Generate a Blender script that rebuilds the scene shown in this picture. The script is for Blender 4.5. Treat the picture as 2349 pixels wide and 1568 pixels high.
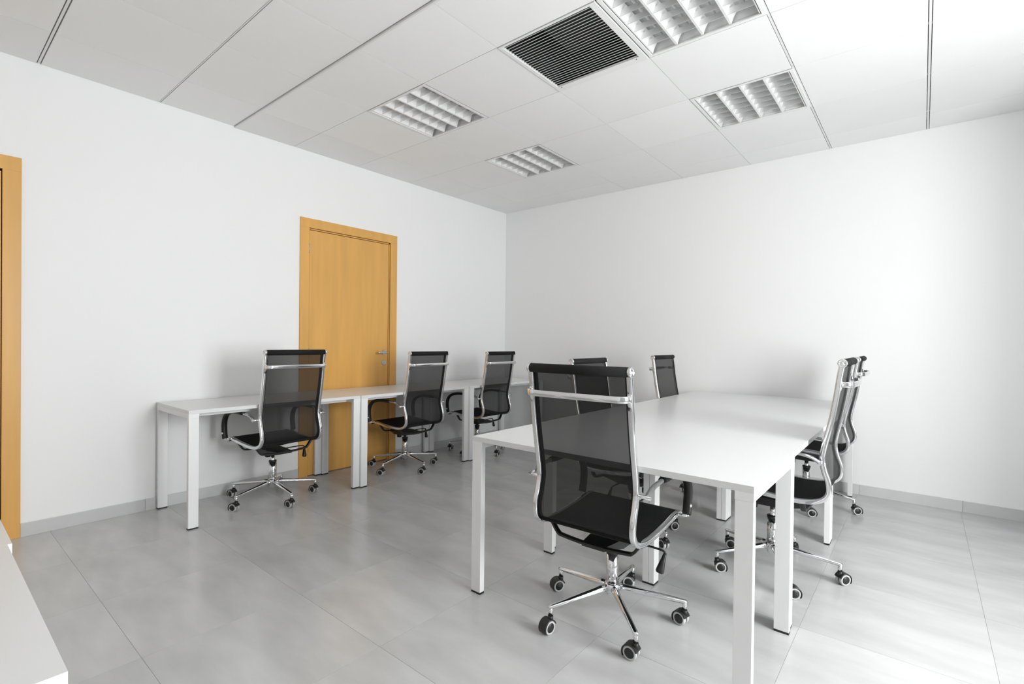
import bpy, bmesh, math, random
from mathutils import Vector, Matrix
for o in list(bpy.data.objects): bpy.data.objects.remove(o)
S = bpy.context.scene
C = S.collection
R = math.radians
# ------------------------------------------------------------------ camera
PX_F, YAW, PITCH, ROLL = 1143.38, 0.6891, -0.0076, 0.0115
CAM = Vector((4.0175, -4.7344, 1.168))
cam_d = bpy.data.cameras.new('camera'); cam = bpy.data.objects.new('camera', cam_d); C.objects.link(cam)
fw = Vector((-math.sin(YAW)*math.cos(PITCH), math.cos(YAW)*math.cos(PITCH), math.sin(PITCH)))
r0 = Vector((math.cos(YAW), math.sin(YAW), 0)); u0 = r0.cross(fw)
rr = r0*math.cos(ROLL)+u0*math.sin(ROLL); uu = -r0*math.sin(ROLL)+u0*math.cos(ROLL)
m = Matrix((rr, uu, -fw)).transposed().to_4x4(); m.translation = CAM
cam.matrix_world = m
cam_d.sensor_fit = 'HORIZONTAL'; cam_d.sensor_width = 36; cam_d.lens = PX_F*36/2349
cam_d.shift_y = 6.06/2349; cam_d.clip_start = 0.02
S.camera = cam
# ------------------------------------------------------------------ world, light, exposure
W = bpy.data.worlds.new('sky'); S.world = W; W.use_nodes = True
bg = W.node_tree.nodes['Background']; bg.inputs[0].default_value = (0.93, 0.97, 1.0, 1); bg.inputs[1].default_value = 1.0
WIN = dict(y0=-3.55, y1=-2.1, z0=0.5, z1=2.4)      # window opening in the right-hand wall
RX, NY = 5.9, -6.3                                    # right wall and wall behind the camera
ld = bpy.data.lights.new('window_daylight', 'AREA'); ld.shape = 'RECTANGLE'
ld.size = WIN['y1']-WIN['y0']; ld.size_y = WIN['z1']-WIN['z0']; ld.energy = 150; ld.color = (1, 1, 1)
lo = bpy.data.objects.new('window_daylight', ld); C.objects.link(lo)
lo.location = (RX+0.2, (WIN['y0']+WIN['y1'])/2, (WIN['z0']+WIN['z1'])/2); lo.rotation_euler = (R(90), 0, R(90))
vs = S.view_settings; vs.view_transform = 'Standard'; vs.look = 'None'; vs.gamma = 1; vs.use_curve_mapping = False
vs.exposure = 0.41
random.seed(7)
# ------------------------------------------------------------------ materials
def mat(name, col, rough=0.5, metal=0.0, spec=0.5, var=0.03, scale=6.0, bump=0.0, bscale=200.0, stretch=None, per_obj=0.0, coat=0.0):
    """Principled material with a faint procedural tone variation, optional fine relief."""
    M = bpy.data.materials.new(name); M.use_nodes = True
    N = M.node_tree.nodes; L = M.node_tree.links; b = N['Principled BSDF']
    b.inputs['Roughness'].default_value = rough; b.inputs['Metallic'].default_value = metal
    b.inputs['Specular IOR Level'].default_value = spec; b.inputs['Coat Weight'].default_value = coat
    tc = N.new('ShaderNodeTexCoord'); mp = N.new('ShaderNodeMapping'); L.new(tc.outputs['Object'], mp.inputs[0])
    if stretch: mp.inputs['Scale'].default_value = stretch
    nz = N.new('ShaderNodeTexNoise'); nz.inputs['Scale'].default_value = scale; nz.inputs['Detail'].default_value = 5
    L.new(mp.outputs[0], nz.inputs['Vector'])
    rp = N.new('ShaderNodeMapRange'); rp.inputs['From Min'].default_value = 0.25; rp.inputs['From Max'].default_value = 0.75
    rp.inputs['To Min'].default_value = 1-var; rp.inputs['To Max'].default_value = 1+var
    L.new(nz.outputs['Fac'], rp.inputs['Value'])
    val = rp.outputs[0]
    if per_obj:
        oi = N.new('ShaderNodeObjectInfo'); r2 = N.new('ShaderNodeMapRange')
        r2.inputs['To Min'].default_value = 1-per_obj; r2.inputs['To Max'].default_value = 1+per_obj
        L.new(oi.outputs['Random'], r2.inputs['Value'])
        mu = N.new('ShaderNodeMath'); mu.operation = 'MULTIPLY'; L.new(val, mu.inputs[0]); L.new(r2.outputs[0], mu.inputs[1]); val = mu.outputs[0]
    vm = N.new('ShaderNodeVectorMath'); vm.operation = 'SCALE'; vm.inputs[0].default_value = col
    L.new(val, vm.inputs['Scale']); L.new(vm.outputs[0], b.inputs['Base Color'])
    if bump:
        n2 = N.new('ShaderNodeTexNoise'); n2.inputs['Scale'].default_value = bscale; L.new(mp.outputs[0], n2.inputs['Vector'])
        bp = N.new('ShaderNodeBump'); bp.inputs['Strength'].default_value = bump; bp.inputs['Distance'].default_value = 0.002
        L.new(n2.outputs['Fac'], bp.inputs['Height']); L.new(bp.outputs[0], b.inputs['Normal'])
    return M
M = {}
M['wall'] = mat('wall_paint', (0.91, 0.91, 0.91), 0.55, spec=0.3, var=0.006, scale=1.5, bump=0.04, bscale=150)
M['tile'] = mat('ceiling_tile_board', (0.93, 0.93, 0.93), 0.8, spec=0.2, var=0.01, scale=3, bump=0.06, bscale=300, per_obj=0.02)
M['tee'] = mat('tee_paint', (0.82, 0.82, 0.82), 0.4, var=0.01)
M['void'] = mat('void_dark', (0.012, 0.012, 0.012), 0.9, spec=0.1)
M['floor'] = mat('floor_porcelain', (0.55, 0.55, 0.55), 0.22, var=0.15, scale=2.0, stretch=(1.0, 3.2, 1), per_obj=0.045)
M['grout'] = mat('grout', (0.50, 0.50, 0.50), 0.8)
M['skirt'] = mat('skirting_porcelain', (0.62, 0.62, 0.62), 0.3, var=0.04, per_obj=0.10)
M['wood'] = mat('maple_veneer', (0.74, 0.40, 0.105), 0.38, var=0.09, scale=2.6, stretch=(6, 6, 0.5))
M['gap_shade'] = mat('door_gap_shade', (0.16, 0.07, 0.02), 0.7)  # shade in the gaps around the door leaf, put into the colour
M['steel'] = mat('satin_steel', (0.55, 0.56, 0.57), 0.28, metal=1, var=0.02)
M['white'] = mat('white_laminate', (0.77, 0.77, 0.77), 0.28, var=0.006, scale=3)
M['wmetal'] = mat('white_powder_coat', (0.87, 0.87, 0.87), 0.35, var=0.006)
M['blackp'] = mat('black_plastic', (0.012, 0.012, 0.012), 0.4, var=0.1)
M['fabric'] = mat('black_fabric', (0.010, 0.010, 0.010), 0.75, spec=0.25, var=0.15, scale=60, bump=0.2, bscale=900)
M['pad'] = mat('black_arm_sleeve', (0.014, 0.014, 0.014), 0.5, spec=0.4, var=0.1)
M['chrome'] = mat('chrome', (0.78, 0.78, 0.79), 0.10, metal=1, var=0.01)
M['tyre'] = mat('grey_tyre', (0.52, 0.52, 0.52), 0.6, var=0.03)
M['alu'] = mat('louvre_metal_lit', (0.90, 0.90, 0.90), 0.40, metal=0.35, var=0.02)  # whiter than the blades: lit reflector sides are put into the colour
M['blade'] = mat('louvre_metal_shaded', (0.78, 0.78, 0.78), 0.35, metal=0.75, var=0.03)  # darker than the reflectors, with the blades' shaded look in the colour
M['lamp'] = mat('lamp_glass', (0.80, 0.80, 0.80), 0.25, var=0.01)
M['slat'] = mat('grille_slat', (0.80, 0.80, 0.80), 0.45, var=0.02)
M['coil'] = mat('coil_fins', (0.04, 0.04, 0.042), 0.5, metal=0.6, var=0.5, scale=60)
def mesh_fabric():
    X = mat('chair_mesh', (0.016, 0.016, 0.016), 0.6, spec=0.2, var=0.1, scale=80)
    N = X.node_tree.nodes; L = X.node_tree.links
    mx = N.new('ShaderNodeMixShader'); tr = N.new('ShaderNodeBsdfTransparent'); tr.inputs[0].default_value = (1, 1, 1, 1)
    mx.inputs[0].default_value = 0.87
    L.new(tr.outputs[0], mx.inputs[1]); L.new(N['Principled BSDF'].outputs[0], mx.inputs[2])
    L.new(mx.outputs[0], N['Material Output'].inputs['Surface']); return X
M['mesh'] = mesh_fabric()
def glass():
    X = mat('window_glass', (1, 1, 1), 0.05)
    N = X.node_tree.nodes; L = X.node_tree.links
    mx = N.new('ShaderNodeMixShader'); tr = N.new('ShaderNodeBsdfTransparent'); tr.inputs[0].default_value = (0.97, 0.98, 0.98, 1)
    gl = N.new('ShaderNodeBsdfGlossy'); gl.inputs['Roughness'].default_value = 0.02; mx.inputs[0].default_value = 0.06
    L.new(tr.outputs[0], mx.inputs[1]); L.new(gl.outputs[0], mx.inputs[2]); L.new(mx.outputs[0], N['Material Output'].inputs['Surface']); return X
M['glass'] = glass()
# ------------------------------------------------------------------ mesh helpers
class MB:
    def __init__(s): s.bm = bmesh.new(); s.mi = 0
    def _f(s, vs, smooth=False):
        try: f = s.bm.faces.new(vs)
        except ValueError: return
        f.material_index = s.mi; f.smooth = smooth
    def box(s, x0, x1, y0, y1, z0, z1):
        v = [s.bm.verts.new(p) for p in ((x0,y0,z0),(x1,y0,z0),(x1,y1,z0),(x0,y1,z0),(x0,y0,z1),(x1,y0,z1),(x1,y1,z1),(x0,y1,z1))]
        for q in ((0,3,2,1),(4,5,6,7),(0,1,5,4),(1,2,6,5),(2,3,7,6),(3,0,4,7)): s._f([v[i] for i in q])
        return s
    def loft(s, rings, closed=True, cap=True, smooth=True):
        R_ = [[s.bm.verts.new(p) for p in r] for r in rings]; n = len(rings[0])
        for a, b in zip(R_, R_[1:]):
            for i in range(n if closed else n-1):
                j = (i+1) % n; s._f([a[i], a[j], b[j], b[i]], smooth)
        if cap and closed: s._f(R_[0][::-1]); s._f(R_[-1])
        return s
    def sweep(s, path, rx, ry=None, n=12, up=(1,0,0), square=False, cap=True):
        """section rx (along 'up') by ry, swept along a 3-D path"""
        ry = ry or rx; up = Vector(up); P = [Vector(p) for p in path]; rings = []
        for i, p in enumerate(P):
            t = (P[min(i+1, len(P)-1)]-P[max(i-1, 0)]).normalized()
            a = up - t*up.dot(t)
            if a.length < 1e-4: a = Vector((0, 0, 1)) - t*t.z
            a.normalize(); b = t.cross(a)
            kx = rx[i] if isinstance(rx, (list, tuple)) else rx; ky = ry[i] if isinstance(ry, (list, tuple)) else ry
            ring = []
            for k in range(n):
                th = 2*math.pi*(k+0.5)/n; c, d = math.cos(th), math.sin(th)
                if square: c = math.copysign(abs(c)**0.42, c); d = math.copysign(abs(d)**0.42, d)
                ring.append(p + a*c*kx + b*d*ky)
            rings.append(ring)
        return s.loft(rings, cap=cap)
    def lathe(s, prof, axis='z', n=20, org=(0,0,0)):
        rings = []
        for r, h in prof:
            ring = []
            for k in range(n):
                c, d = r*math.cos(2*math.pi*k/n), r*math.sin(2*math.pi*k/n)
                ring.append(Vector(org) + (Vector((c, d, h)) if axis == 'z' else Vector((h, c, d))))
            rings.append(ring)
        return s.loft(rings)
    def strip(s, path, x0, x1, nx=6, sag=0.0):
        rows = []
        for i, p in enumerate(path):
            t = (Vector(path[min(i+1, len(path)-1)])-Vector(path[max(i-1, 0)])).normalized()
            nrm = Vector((0, -t[1], t[0])) if len(p) == 2 else Vector((0, -t.z, t.y))
            row = []
            for k in range(nx+1):
                f = k/nx; row.append(Vector((x0+(x1-x0)*f, p[1], p[2])) + nrm*(-sag*4*f*(1-f)))
            rows.append(row)
        return s.loft(rows, closed=False)
    def mesh(s, name, mats, bevel=0.0, seg=2):
        if bevel: bmesh.ops.bevel(s.bm, geom=list(s.bm.edges), offset=bevel, segments=seg, profile=0.7, affect='EDGES')
        bmesh.ops.recalc_face_normals(s.bm, faces=list(s.bm.faces))
        me = bpy.data.meshes.new(name); s.bm.to_mesh(me); s.bm.free()
        for k in (mats if isinstance(mats, (list, tuple)) else [mats]): me.materials.append(M[k])
        return me
def link(name, me, parent=None, loc=(0,0,0), rot=(0,0,0)):
    o = bpy.data.objects.new(name, me); C.objects.link(o); o.parent = parent; o.location = loc; o.rotation_euler = rot; return o
def thing(name, label, cat, loc=(0,0,0), rz=0, group=None):
    o = link(name, None, None, loc, (0,0,rz)); o['label'] = label; o['category'] = cat; o.empty_display_size = 0.1
    if group: o['group'] = group
    return o
def struct(name, me, label=None):
    o = link(name, me); o['kind'] = 'structure'
    if label: o['label'] = label
    return o
def bx(name, mt, dims, parent=None, bevel=0.0):
    return link(name, MB().box(*dims).mesh(name, mt, bevel), parent)
_cache = {}
def shared(key, fn):
    if key not in _cache: _cache[key] = fn()
    return _cache[key]
def catmull(P, k=5):
    P = [Vector(p) for p in P]; out = []
    for i in range(len(P)-1):
        a, b, c, d = P[max(i-1,0)], P[i], P[i+1], P[min(i+2,len(P)-1)]
        for j in range(k):
            t = j/k
            out.append(0.5*((2*b)+(-a+c)*t+(2*a-5*b+4*c-d)*t*t+(-a+3*b-3*c+d)*t**3))
    return out+[P[-1]]
# ------------------------------------------------------------------ room shell
H = 2.7456; HN = 2.757; STEP = -3.165; TOP = 3.05; T = 0.12
D1 = (-2.655, -1.667); D2 = (-5.305, -4.317); DH = 2.182          # door surrounds, outer edges
AW = 0.078                                                        # architrave width
def opening(d): return d[0]+AW-0.02, d[1]-AW+0.02
w = MB(); o1 = opening(D1); o2 = opening(D2); ot = DH-AW+0.02
w.box(-T, 0, NY, o2[0], 0, TOP); w.box(-T, 0, o2[0], o2[1], ot, TOP); w.box(-T, 0, o2[1], o1[0], 0, TOP)
w.box(-T, 0, o1[0], o1[1], ot, TOP); w.box(-T, 0, o1[1], T, 0, TOP)
struct('wall_left', w.mesh('wall_left', 'wall'), 'plain white wall with two wooden doors')
struct('wall_back', MB().box(0, RX, 0, T, 0, TOP).mesh('wall_back', 'wall'), 'plain white wall at the far end of the room')
w = MB(); w.box(RX, RX+T, NY, WIN['y0'], 0, TOP); w.box(RX, RX+T, WIN['y1'], T, 0, TOP)
w.box(RX, RX+T, WIN['y0'], WIN['y1'], 0, WIN['z0']); w.box(RX, RX+T, WIN['y0'], WIN['y1'], WIN['z1'], TOP)
w.box(RX-0.71, RX, -1.35, -0.95, 0, TOP)      # unseen pier, added to shade the right end of the back wall
struct('wall_right', w.mesh('wall_right', 'wall'), 'white wall with a wide window')
struct('wall_front', MB().box(-T, RX+T, NY-T, NY, 0, TOP).mesh('wall_front', 'wall'), 'white wall behind the viewer')
# window: frame bars and panes
win = struct('window_1', None, 'wide white framed window in the right wall')
fr = 0.06; n = 2; wy = (WIN['y1']-WIN['y0'])/n
bx('window_frame', 'wmetal', (RX+0.03, RX+0.09, WIN['y0'], WIN['y1'], WIN['z0'], WIN['z0']+fr), win)
bx('window_frame', 'wmetal', (RX+0.03, RX+0.09, WIN['y0'], WIN['y1'], WIN['z1']-fr, WIN['z1']), win)
for i in range(n+1):
    y = WIN['y0']+fr/2+(WIN['y1']-WIN['y0']-fr)*i/n
    bx('window_mullion', 'wmetal', (RX+0.03, RX+0.09, y-fr/2, y+fr/2, WIN['z0']+fr, WIN['z1']-fr), win)
for i in range(n):
    y = WIN['y0']+(WIN['y1']-WIN['y0'])*i/n
    bx('pane', 'glass', (RX+0.057, RX+0.063, y+fr*0.6, y+wy-fr*0.6, WIN['z0']+fr, WIN['z1']-fr), win)
bx('window_sill', 'wmetal', (RX-0.03, RX+0.03, WIN['y0']-0.03, WIN['y1']+0.03, WIN['z0']-0.03, WIN['z0']), win)
# floor: screed plus porcelain tiles
fl = struct('floor', MB().box(-T, RX+T, NY-T, T, -0.1, -0.0012).mesh('floor', 'grout'), 'glossy grey porcelain tiled floor')
def grid(a, b, start, step):
    L = [a]; v = start
    while v-step > a+0.05: v -= step
    while v < b-0.05:
        if v > a+0.05: L.append(v)
        v += step
    return L+[b]
fx, fy = grid(0, RX, 0.64, 0.6), grid(NY, 0, -2.39, 0.6)
for i in range(len(fx)-1):
    for j in range(len(fy)-1):
        a, b, c, d = fx[i], fx[i+1], fy[j], fy[j+1]; g = 0.0006
        me = shared(('ft', round(b-a, 3), round(d-c, 3)), lambda: MB().box(g-(b-a)/2, (b-a)/2-g, g-(d-c)/2, (d-c)/2-g, -0.0012, 0).mesh('floor_tile', 'floor'))
        link('floor_tile', me, fl, ((a+b)/2, (c+d)/2, 0))
# skirting
def skirting(name, label, runs, fixed):
    st = struct(name, None, label); h, t = 0.078, 0.009
    for a, b in runs:
        v = a
        while v < b-0.01:
            e = min(v+0.60, b)
            if fixed[0] == 'x': d = (0, t, v+0.0006, e-0.0006, 0, h) if fixed[1] == 0 else (RX-t, RX, v, e, 0, h)
            else: d = (v+0.0006, e-0.0006, -t, 0, 0, h) if fixed[1] == 0 else (v, e, NY, NY+t, 0, h)
            bx('skirting_tile', 'skirt', d, st, 0.0015); v = e
skirting('baseboard_left', 'pale porcelain skirting along the left wall', [(NY, D2[0]), (D2[1], D1[0]), (D1[1], 0)], ('x', 0))
skirting('baseboard_back', 'pale porcelain skirting along the far wall', [(0.05, RX)], ('y', 0))
skirting('baseboard_right', 'pale porcelain skirting under the window', [(NY, 0)], ('x', 1))
skirting('baseboard_front', 'pale porcelain skirting behind the viewer', [(0, RX)], ('y', 1))
# ------------------------------------------------------------------ doors
def door(name, d, label):
    st = struct(name, None, label); y0, y1 = d; p = 0.014
    f = link('door_frame', MB().box(-0.02, p, y0, y0+AW, 0, DH-AW).mesh('door_frame', 'wood', 0.002), st)
    link('door_frame', MB().box(-0.02, p, y1-AW, y1, 0, DH-AW).mesh('door_frame', 'wood', 0.002), st)
    link('door_frame', MB().box(-0.02, p, y0, y1, DH-AW, DH).mesh('door_frame', 'wood', 0.002), st)
    bx('rebate', 'gap_shade', (-0.05, -0.035, y0+AW-0.02, y1-AW+0.02, 0.0, DH-AW+0.02), st)
    # inner lip on the latch side and head
    bx('door_stop', 'wood', (-0.035, 0.004, y1-AW-0.014, y1-AW-0.004, 0.0, DH-AW-0.004), st)
    bx('door_stop', 'wood', (-0.035, 0.004, y0+AW+0.005, y1-AW-0.004, DH-AW-0.014, DH-AW-0.004), st)
    leaf = link('door_leaf', MB().box(-0.034, 0.004, y0+AW+0.006, y1-AW-0.019, 0.006, DH-AW-0.019).mesh('door_leaf', 'wood', 0.0015), st)
    hy = y1-AW-0.062
    hd = MB(); hd.lathe([(0.025, 0.004), (0.025, 0.009), (0.022, 0.012)], 'x', 20, (0, hy, 1.042))
    hd.lathe([(0.010, 0.012), (0.010, 0.050)], 'x', 12, (0, hy, 1.042))
    hd.sweep(catmull([(0.048, hy+0.006, 1.042), (0.052, hy-0.02, 1.042), (0.052, hy-0.100, 1.044)], 4), 0.009, 0.009, 10, up=(0,0,1))
    link('door_handle', hd.mesh('door_handle', 'steel'), leaf)
    lk = MB(); lk.lathe([(0.026, 0.004), (0.026, 0.009), (0.023, 0.012)], 'x', 20, (0, hy, 0.945)); lk.lathe([(0.009, 0.012), (0.009, 0.016)], 'x', 12, (0, hy, 0.945))
    link('lock_rosette', lk.mesh('lock_rosette', 'steel'), leaf)
    for z in (0.25, 1.05, 1.93):
        link('hinge', MB().lathe([(0.006, z-0.04), (0.006, z+0.04)], 'z', 10, (0.008, y0+AW+0.001, 0)).mesh('hinge', 'steel'), st)
    return st
door('door_1', D1, 'closed maple door behind the wall desks')
door('door_2', D2, 'maple door at the left edge of the photo')
# ------------------------------------------------------------------ ceiling
ce = struct('ceiling', MB().box(-T, RX+T, NY-T, T, TOP, TOP+0.1).mesh('ceiling', 'void'), 'white suspended tile ceiling')
XF = [0]+[0.4253+0.6*k for k in range(10)]+[RX]; XF = [x for x in XF if x <= RX]
YF = [STEP, -2.7148, -2.1148, -1.5148, -0.9148, -0.3148, 0]
XN = grid(0, RX, 0.467, 0.6); YN = grid(NY, STEP, -3.647, 0.6)
holes = {(2,1): 'l', (2,3): 'l', (5,1): 'l', (5,3): 'l', (4,1): 'v'}
def gapw(v, lst): return 0.0090 if any(abs(v-q) < 0.02 for q in lst) else 0.0016
WX = [3.4253, 4.0253, 4.6253]; WYN = [-4.247, -4.847]; MYN = [-3.647]
def tiles(X, Y, z, far):
    for i in range(len(X)-1):
        for j in range(len(Y)-1):
            if far and (i, j) in holes: continue
            a = X[i]+(gapw(X[i], WX) if far else 0.0016); b = X[i+1]-(gapw(X[i+1], WX) if far else 0.0016)
            gy = lambda v: 0.0016 if far else (0.0105 if any(abs(v-q) < 0.02 for q in WYN) else 0.006 if abs(v+3.647) < 0.02 else 0.0016)
            c = Y[j]+gy(Y[j]); d = Y[j+1]-gy(Y[j+1])
            if not far and j == len(Y)-2: d = STEP-0.012
            if far and j == 0: c = STEP+0.002
            me = shared(('ct', round(b-a, 4), round(d-c, 4)), lambda: MB().box(-(b-a)/2, (b-a)/2, -(d-c)/2, (d-c)/2, 0, 0.016).mesh('ceiling_tile', 'tile'))
            link('ceiling_tile', me, ce, ((a+b)/2, (c+d)/2, z))
tiles(XF, YF, H, True); tiles(XN, YN, HN, False)
for x in XF[1:-1]:
    wd = any(abs(x-q) < 0.02 for q in WX)
    bx('tee_bar', 'tee', (x-0.0055, x+0.0055, STEP, 0, H+0.0015, H+0.03) if wd else (x-0.012, x+0.012, STEP, 0, H+0.0165, H+0.02), ce)
for y in YF[1:-1]: bx('tee_bar', 'tee', (0, RX, y-0.012, y+0.012, H+0.0202, H+0.024), ce)
for y in YN[1:-1]:
    hw = 0.0055 if any(abs(y-q) < 0.02 for q in WYN) else 0.003 if abs(y+3.647) < 0.02 else 0
    bx('tee_bar', 'tee', (0, RX, y-hw, y+hw, HN+0.0015, HN+0.03) if hw else (0, RX, y-0.012, y+0.012, HN+0.0165, HN+0.02), ce)
for x in XN[1:-1]: bx('tee_bar', 'tee', (x-0.012, x+0.012, NY, STEP-0.02, HN+0.0202, HN+0.024), ce)
tr = struct('trim_1', MB().box(0, RX, STEP-0.007, STEP+0.0015, H, H+0.10).mesh('trim_1', 'tee'), 'white edge trim where the ceiling level steps')
# ------------------------------------------------------------------ ceiling lights and grille
def louvre_light(i, j, label):
    cx, cy = (XF[i]+XF[i+1])/2, (YF[j]+YF[j+1])/2; h = 0.295; q = 0.272; d = 0.075
    t = thing('ceiling_light', label, 'ceiling light', (cx, cy, H), 0, 'recessed louvre lights')
    def mk_house():
        b = MB(); b.box(-h, h, -h, h, d+0.01, d+0.014)
        b.box(-h, -h+0.004, -h, h, 0.0, d+0.01); b.box(h-0.004, h, -h, h, 0.0, d+0.01)
        b.box(-h+0.004, h-0.004, -h, -h+0.004, 0.0, d+0.01); b.box(-h+0.004, h-0.004, h-0.004, h, 0.0, d+0.01)
        return b.mesh('light_housing', 'wmetal')
    link('light_housing', shared('lh', mk_house), t)
    def mk_frame():
        b = MB(); z0, z1 = -0.002, 0.004; k = 0.277
        b.box(-h, h, -h, -k, z0, z1); b.box(-h, h, k, h, z0, z1); b.box(-h, -k, -k, k, z0, z1); b.box(k, h, -k, k, z0, z1)
        return b.mesh('light_frame', 'wmetal')
    link('light_frame', shared('lfm', mk_frame), t)
    def mk_div(side):
        def f():
            rows = []; N = 6
            for y in (-q, q):
                r = []
                for k in range(N+1):
                    z = 0.002+0.056*k/N; wd = 0.0055+0.026*(k/N)**1.5
                    r.append((wd if side != -1 else 0.0, y, z))
                for k in range(N, -1, -1):
                    z = 0.002+0.056*k/N; wd = 0.0055+0.026*(k/N)**1.5
                    r.append((-wd if side != 1 else 0.0, y, z))
                rows.append(r)
            b = MB(); b.loft(rows, smooth=False); return b.mesh('reflector', 'alu')
        return f
    for k in range(5):
        s = 1 if k == 0 else -1 if k == 4 else 0
        link('reflector', shared(('div', s), mk_div(s)), t, (-q+2*q*k/4, 0, 0))
    def mk_blade():
        b = MB(); b.loft([[(x, -0.0012, 0.004), (x, 0.0012, 0.004), (x, 0.003, 0.034), (x, -0.003, 0.034)] for x in (-q, q)], smooth=False)
        return b.mesh('louvre_blade', 'blade')
    for k in range(1, 7): link('louvre_blade', shared('blade', mk_blade), t, (0, -q+2*q*k/7, 0))
    for k in range(4):
        link('fluorescent_tube', shared('tube', lambda: MB().sweep([(0, -q+0.02, 0), (0, q-0.02, 0)], 0.008, n=12).mesh('fluorescent_tube', 'lamp')), t, (-q+2*q*(k+0.5)/4, 0, 0.064))
louvre_light(2, 1, 'recessed louvre light left of the dark square grille, one tile away')
louvre_light(2, 3, 'recessed louvre light closest to the room corner, smallest in view')
louvre_light(5, 1, 'large recessed louvre light touching the dark grille, cut by the top edge')
louvre_light(5, 3, 'recessed louvre light on the right, nearest the far white wall')
cx, cy = (XF[4]+XF[5])/2, (YF[1]+YF[2])/2
v = thing('return_air_grille', 'square dark return air grille with thin white slats in the ceiling', 'vent', (cx, cy, H))
h = 0.297; x0, x1, y0, y1 = -0.275, 0.262, -0.283, 0.245
b = MB(); b.box(-h, x0, -h, h, -0.004, 0.006); b.box(x1, h, -h, h, -0.004, 0.006); b.box(x0, x1, -h, y0, -0.004, 0.006); b.box(x0, x1, y1, h, -0.004, 0.006)
link('grille_frame', b.mesh('grille_frame', 'wmetal', 0.001), v)
b = MB(); b.box(-h, h, -h, h, 0.20, 0.21); b.box(-h, -h+0.005, -h, h, 0.006, 0.2); b.box(h-0.005, h, -h, h, 0.006, 0.2); b.box(-h+.005, h-.005, -h, -h+0.005, 0.006, 0.2); b.box(-h+.005, h-.005, h-0.005, h, 0.006, 0.2)
link('plenum_box', b.mesh('plenum_box', 'void'), v)
bx('coil', 'coil', (-0.15, 0.2, -0.2, 0.2, 0.14, 0.195), v)
ns = 24
for k in range(ns):
    y = y0+(y1-y0)*(k+0.5)/ns
    link('grille_slat', shared('slat', lambda: MB().box(x0, x1, -0.0011, 0.0011, -0.002, 0.0008).mesh('grille_slat', 'slat')), v, (0, y, 0))
for sx in (x0+0.02, x1-0.02):
    link('screw', shared('screw', lambda: MB().lathe([(0.0035, -0.0055), (0.0035, -0.003)], 'z', 10).mesh('screw', 'blackp')), v, (sx, y1+0.012, 0))
# ------------------------------------------------------------------ desks
TZ = 0.724
def desk(label, x0, x1, y0, y1, along, group):
    """white desk: top, an end rail across each short side, two legs under each rail, long rails set back"""
    t = thing('desk', label, 'desk', ((x0+x1)/2, (y0+y1)/2, 0), 0, group)
    a, b_ = (x1-x0)/2, (y1-y0)/2; pt = 0.022; rh = 0.028; la, lb = 0.057, 0.03     # leg: along length, across
    g = 0.0001; a -= g; b_ -= g
    bx('desk_top', 'white', (-a, a, -b_, b_, TZ-pt, TZ), t, 0.0006)
    for s in (-1, 1):
        if along == 'x': xs = sorted((s*a, s*(a-la))); rd = (xs[0], xs[1], -b_, b_)
        else: ys = sorted((s*b_, s*(b_-la))); rd = (-a, a, ys[0], ys[1])
        bx('end_rail', 'wmetal', (rd[0], rd[1], rd[2], rd[3], TZ-pt-rh, TZ-pt), t, 0.001)
        for s2 in (-1, 1):
            if along == 'x': c = sorted((s2*b_, s2*(b_-lb))); lg = (rd[0], rd[1], c[0], c[1])
            else: c = sorted((s2*a, s2*(a-lb))); lg = (c[0], c[1], rd[2], rd[3])
            L = bx('leg', 'wmetal', (lg[0]+0.0007, lg[1]-0.0007, lg[2]+0.0007, lg[3]-0.0007, 0.009, TZ-pt-rh), t, 0.0012)
            bx('foot', 'blackp', (lg[0]+0.001, lg[1]-0.001, lg[2]+0.001, lg[3]-0.001, 0, 0.009), L)
    for s2 in (-1, 1):
        e = 0.12
        if along == 'x': bx('long_rail', 'wmetal', (-a+la, a-la, s2*(b_-e)-0.015, s2*(b_-e)+0.015, TZ-pt-0.03, TZ-pt), t)
        else: bx('long_rail', 'wmetal', (s2*(a-e)-0.015, s2*(a-e)+0.015, -b_+la, b_-la, TZ-pt-0.03, TZ-pt), t)
    return t
GW, GT, GN = 'desks along the left wall', 'desks of the central table', 'desks beside the viewer'
desk('white desk at the near end of the wall row, its left legs bare', 0.012, 0.612, -3.655, -2.469, 'y', GW)
desk('white desk in the middle of the wall row, in front of the door', 0.030, 0.632, -2.469, -1.276, 'y', GW)
desk('white desk at the corner end of the wall row', 0.048, 0.652, -1.276, -0.085, 'y', GW)
desk('white desk across the near end of the central table, closest chair pushed in', 2.408, 3.620, -3.062, -2.456, 'x', GT)
desk('white desk of the central table, left row, next to the crosswise end desk', 2.402, 3.008, -2.456, -1.267, 'y', GT)
desk('white desk of the central table, left row, nearest the far wall', 2.402, 3.008, -1.267, -0.078, 'y', GT)
desk('white desk of the central table, right row, next to the crosswise end desk', 3.008, 3.616, -2.456, -1.267, 'y', GT)
desk('white desk of the central table, right row, nearest the far wall', 3.008, 3.616, -1.267, -0.078, 'y', GT)
desk('white desk cut by the lower left corner, its corner in view', 2.526, 3.150, -5.800, -4.598, 'y', GN)
desk('white desk at the left edge, hidden behind the lower left desk', 1.924, 2.525, -5.793, -4.591, 'y', GN)
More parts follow.
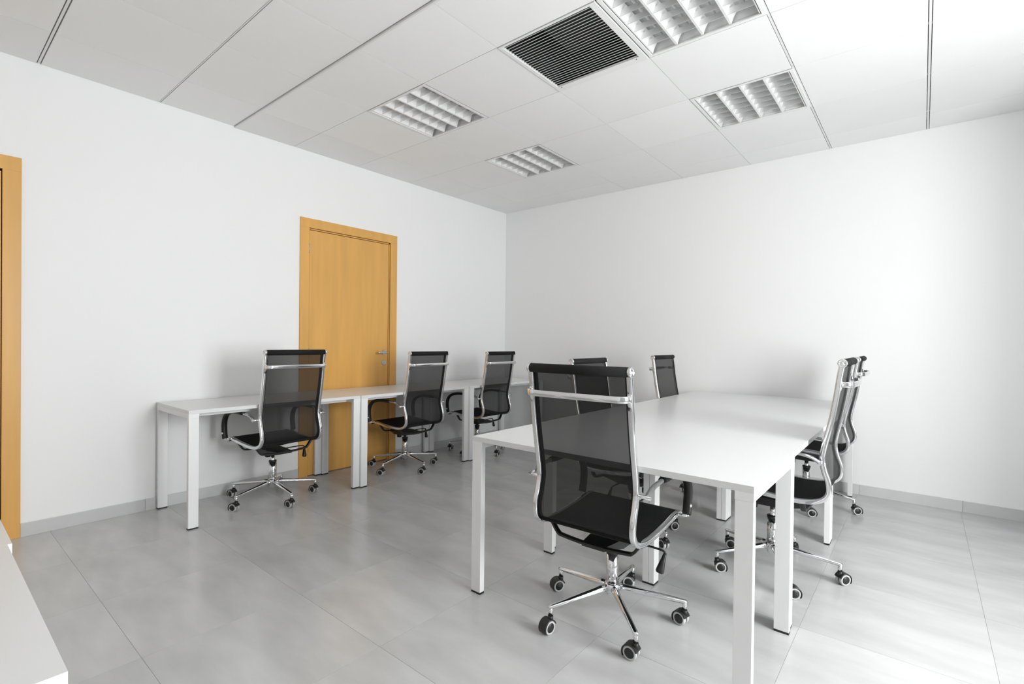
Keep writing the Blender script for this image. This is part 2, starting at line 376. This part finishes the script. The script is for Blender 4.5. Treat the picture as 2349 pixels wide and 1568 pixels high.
# ------------------------------------------------------------------ chairs
PROF = [(-.315,1.050),(-.306,1.000),(-.297,.927),(-.287,.858),(-.272,.772),(-.256,.697),(-.246,.645),(-.243,.606),(-.252,.560),
        (-.266,.518),(-.271,.482),(-.266,.452),(-.244,.427),(-.202,.411),(-.14,.405),(-.06,.407),(.04,.415),(.12,.424),(.17,.427),(.205,.423),(.226,.412)]
FX, FWX, FWT = 0.211, 0.0105, 0.0115
full = catmull([(0, y, z) for y, z in PROF], 4)
KB = 12*4                       # index where the back turns into the seat
def off(path, d):
    out = []
    for i, p in enumerate(path):
        t = (path[min(i+1, len(path)-1)]-path[max(i-1, 0)]).normalized()
        out.append(p + Vector((0, -t.z, t.y))*d)
    return out
def me_frame(): return MB().sweep([(0, p.y, p.z) for p in full], FWX, FWT, 12, square=True).mesh('side_frame', 'chrome')
fpath = off(full, 0.007)
def me_back(): return MB().strip(fpath[:KB+1], -FX+0.006, FX-0.006, 8).mesh('back_mesh', 'mesh')
def me_seat():
    up = off(full, 0.009)[KB:]; lo_ = off(full, -0.004)[KB:]; b = MB()
    x0, x1 = -FX+0.009, FX-0.009
    rings = [[(x0, u.y, u.z), (x1, u.y, u.z), (x1, l.y, l.z), (x0, l.y, l.z)] for u, l in zip(up, lo_)]
    b.loft(rings, smooth=False); return b.mesh('seat_pad', 'fabric')
def me_piping(s):
    return lambda: MB().sweep([(s*(FX-0.016), p.y, p.z) for p in off(full, 0.009)[:KB+1]], 0.0065, 0.003, 8).mesh('mesh_edge', 'fabric')
def me_roll(r): return lambda: MB().sweep([(x, 0, 0) for x in (-0.210, 0.210)], r, n=20, up=(0,0,1)).mesh('roll', 'fabric')
def me_cap(r, s): return lambda: MB().lathe([(r, 0), (r, s*0.010), (r*0.9, s*0.0125), (r*0.72, s*0.0125), (r*0.66, s*0.010), (r*0.25, s*0.010), (r*0.2, s*0.0125), (0.0005, s*0.013)], 'x', 20).mesh('end_cap', 'chrome')
BZ = 0.955; BY = -0.300
def me_brace():
    P = catmull([(-FX, BY-0.006, BZ), (-FX, BY-0.030, BZ), (-FX+0.012, BY-0.046, BZ), (-FX+0.045, BY-0.054, BZ), (0, BY-0.060, BZ), (FX-0.045, BY-0.054, BZ), (FX-0.012, BY-0.046, BZ), (FX, BY-0.030, BZ), (FX, BY-0.006, BZ)], 5)
    b = MB().sweep(P, 0.0125, 0.0045, 10, up=(0,0,1), square=True)
    for s in (-1, 1): b.sweep([(s*FX, BY-0.008+0.003, BZ+0.036), (s*FX, BY-0.014, BZ), (s*FX, BY-0.002, BZ-0.040)], 0.008, 0.005, 10, square=True)
    return b.mesh('back_brace', 'chrome')
AX = 0.252
def arm_path(s):
    return catmull([(s*AX, -y_, z_) for y_, z_ in ((.240,.602),(.224,.613),(.196,.625),(.150,.632),(.05,.637),(-.04,.635),(-.10,.625),(-.15,.604),(-.182,.567),(-.192,.520),(-.187,.47),(-.180,.44),(-.174,.425))], 4)
def me_arm(s):
    def f():
        b = MB().sweep(arm_path(s), 0.011, 0.008, 12)
        b.sweep([(s*FX, -.243, .602), (s*(AX+.013), -.243, .602)], 0.008, 0.007, 10, up=(0,0,1))
        b.sweep([(s*FX, .170, .425), (s*(AX+.004), .172, .430)], 0.007, 0.007, 10, up=(0,0,1))
        b.lathe([(0.009, 0), (0.009, s*0.004), (0.005, s*0.007)], 'x', 14, (s*(AX+0.012), .184, .47))
        return b.mesh('armrest', 'chrome')
    return f
def me_pad(s):
    def f():
        p = arm_path(s)[14:47]; n = len(p)
        rx = [0.016]+[0.019]*(n-2)+[0.017]; ry = [0.010]+[0.013]*(n-2)+[0.011]
        return MB().sweep(p, rx, ry, 14).mesh('arm_sleeve', 'pad')
    return f
def me_bracket():
    P = catmull([(-.205, 0, .408), (-.192, 0, .388), (-.168, 0, .357), (-.14, 0, .348), (0, 0, .340), (.14, 0, .348), (.168, 0, .357), (.192, 0, .388), (.205, 0, .408)], 4)
    return MB().sweep(P, 0.012, 0.006, 10, up=(0,1,0), square=True).mesh('seat_bracket', 'blackp')
def me_mech():
    b = MB(); b.loft([[(-.05,-.175,.332),(.05,-.175,.332),(.05,-.175,.347),(-.05,-.175,.347)], [(-.075,-.05,.312),(.075,-.05,.312),(.07,-.05,.348),(-.07,-.05,.348)],
                      [(-.075,.06,.312),(.075,.06,.312),(.07,.06,.348),(-.07,.06,.348)], [(-.055,.14,.326),(.055,.14,.326),(.055,.14,.346),(-.055,.14,.346)]], smooth=False)
    b.lathe([(0.026, .300), (0.03, .313)], 'z', 16); return b.mesh('tilt_mechanism', 'blackp')
def me_knob(): return MB().lathe([(0.018, .268), (0.021, .272), (0.021, .300), (0.008, .302), (0.008, .314)], 'z', 18, (.012, .095, 0)).mesh('tension_knob', 'blackp')
def me_lever():
    return MB().sweep(catmull([(.06, -.01, .332), (.15, -.012, .335), (.222, -.014, .333), (.236, -.015, .322)], 4), 0.0042, n=8, up=(0,0,1)).mesh('height_lever', 'blackp')
def me_grip(): return MB().sweep([(.234, -.014, .326), (.232, -.02, .312), (.224, -.036, .268), (.222, -.040, .258), (.221, -.042, .253)], [0.006, 0.008, 0.0155, 0.0165, 0.012], [0.005, 0.007, 0.012, 0.0125, 0.009], 14).mesh('lever_grip', 'blackp')
def me_piston(): return MB().lathe([(0.0135, .20), (0.0135, .313)], 'z', 16).mesh('gas_piston', 'chrome')
def me_col():
    b = MB(); b.lathe([(0.0255, .132), (0.0255, .274)], 'z', 22); return b.mesh('lift_column', 'chrome')
def me_ring(): return MB().lathe([(0.0262, .270), (0.0262, .282), (0.015, .284)], 'z', 22).mesh('column_collar', 'blackp')
def me_hub(): return MB().lathe([(0.020, .088), (0.023, .092), (0.024, .106), (0.033, .112), (0.035, .138), (0.030, .147), (0.0255, .149)], 'z', 24).mesh('base_hub', 'chrome')
def me_leg():
    b = MB().sweep([(.020, 0, .128), (.06, 0, .126), (.18, 0, .113), (.295, 0, .0995), (.305, 0, .098)], [.0155, .0155, .0128, .0108, .008], [.0165, .016, .0115, .0085, .006], 12, up=(0,1,0))
    b.lathe([(.0095, .066), (.0095, .098)], 'z', 14, (.295, 0, 0)); b.lathe([(.006, .052), (.006, .066)], 'z', 10, (.295, 0, 0)); return b.mesh('base_leg', 'chrome')
WR = 0.0275; CO = 0.017        # wheel radius, trail
def me_hood():
    b = MB(); n = 14; rings = []       # cover over the rear-top of the wheels, axis along local x
    for x in (-0.0215, -0.0195, 0.0195, 0.0215):
        e = 0.0 if abs(x) < 0.02 else -0.0025; ring = []
        for k in range(n+1):
            th = R(-35+195*k/n); ring.append((x, CO+(WR+0.0045+e)*math.cos(th), WR+(WR+0.0045+e)*math.sin(th)))
        for k in range(n, -1, -1):
            th = R(-35+195*k/n); ring.append((x, CO+(WR+0.0012)*math.cos(th), WR+(WR+0.0012)*math.sin(th)))
        rings.append(ring)
    b.loft(rings, smooth=False)
    b.box(-0.004, 0.004, CO-0.02, CO+0.02, WR-0.012, WR+0.026)
    b.lathe([(0.011, .044), (0.011, .066)], 'z', 14, (0, 0.0, 0)); return b.mesh('caster', 'blackp')
def me_wheel(s):
    def f():
        b = MB(); b.mi = 0
        b.lathe([(WR-0.006, s*0.006), (WR-0.001, s*0.006), (WR, s*0.008), (WR, s*0.0165), (WR-0.003, s*0.0195), (WR-0.0075, s*0.020), (WR-0.0085, s*0.0185)], 'x', 26)
        b.mi = 1; b.lathe([(WR-0.006, s*0.0065), (WR-0.0085, s*0.0185), (WR-0.011, s*0.0205), (0.004, s*0.0225), (0.0008, s*0.0225)], 'x', 26)
        return b.mesh('wheel', ['tyre', 'blackp'])
    return f
def chair(label, cx, cy, face, base, dz=0.0, axes=None, side=1):
    """face: heading of the seat in degrees (90 = +y); base: heading of one star leg; axes: caster axle headings"""
    t = thing('office_chair', label, 'chair', (cx, cy, 0), R(face-90), 'black mesh office chairs')
    up = (0, 0, dz)
    for s in (-1, 1): link('side_frame', shared('fr', me_frame), t, (s*FX, 0, dz))
    bm_ = link('back_mesh', shared('bm', me_back), t, up)
    for s in (-1, 1): link('mesh_edge', shared(('pp', s), me_piping(s)), bm_)
    link('seat_pad', shared('sp', me_seat), t, up)
    for nm, r, p in (('top_roll', 0.0185, PROF[0]), ('front_roll', 0.013, PROF[-1])):
        o = link(nm, shared(nm, me_roll(r)), t, (0, p[0], p[1]+dz))
        for s in (-1, 1): link('end_cap', shared((nm, s), me_cap(r+0.0008, s)), o, (s*0.210, 0, 0))
    link('back_brace', shared('br', me_brace), t, up)
    for s in (-1, 1):
        a = link('armrest', shared(('ar', s), me_arm(s)), t, up); link('arm_sleeve', shared(('pd', s), me_pad(s)), a)
    for y in (-0.165, 0.09): link('seat_bracket', shared('sb', me_bracket), t, (0, y, dz))
    link('tilt_mechanism', shared('tm', me_mech), t, up); link('tension_knob', shared('kn', me_knob), t, up)
    l = link('height_lever', shared('lv', me_lever), t, up); link('lever_grip', shared('gp', me_grip), l)
    link('gas_piston', shared('ps', me_piston), t, up)
    b0 = R(base-face+90)
    link('lift_column', shared('lc', me_col), t); link('column_collar', shared('rg', me_ring), t); link('base_hub', shared('hb', me_hub), t)
    for k in range(5):
        a = b0+2*math.pi*k/5
        link('base_leg', shared('lg', me_leg), t, rot=(0, 0, a))
        ax = R((axes[k] if axes else base+72*k+90)-face+90) + (0 if side > 0 else math.pi)
        c = link('caster', shared('cs', me_hood), t, (.295*math.cos(a), .295*math.sin(a), 0), (0, 0, ax))
        for s in (-1, 1): link('wheel', shared(('wh', s), me_wheel(s)), c, (0, CO, WR))
    return t
# side=+1: wheels trail to the left of the axle heading
chair('nearest black mesh chair, largest in view, at the end of the central table', 3.010, -2.822, 91.5, -45, 0.012, [90, 80, 110, 150, 170], 1)
chair('black mesh chair in front of the wall, overlapping the left side of the door', 0.383, -3.043, 182, -1, 0.022, [105, 105, 110, 105, 120], 1)
chair('black mesh chair at the wall desks, right of the door handle', 0.391, -1.850, 181, -5, 0.0, [115, 120, 110, 110, 115], 1)
chair('black mesh chair at the wall desks, closest to the room corner', 0.418, -0.925, 181, -5, -0.008, [20, 30, 110, 20, 20], 1)
chair('black mesh chair facing the left row of the central table, mostly behind the nearest chair', 2.645, -1.890, 0, -24, -0.008, None, 1)
chair('black mesh chair at the left row, only its upper back above the far tabletop', 2.605, -0.585, 0, -22, -0.008, None, 1)
chair('black mesh chair seen from the side at the right edge of the central table', 3.430, -1.885, 180, 8, 0.035, [-43, 20, -70, -65, -60], 1)
chair('black mesh chair at the right row, behind the sideways chair, near the far wall', 3.374, -0.550, 180, -6, 0.02, [-60, 30, 60, -70, -70], 1)
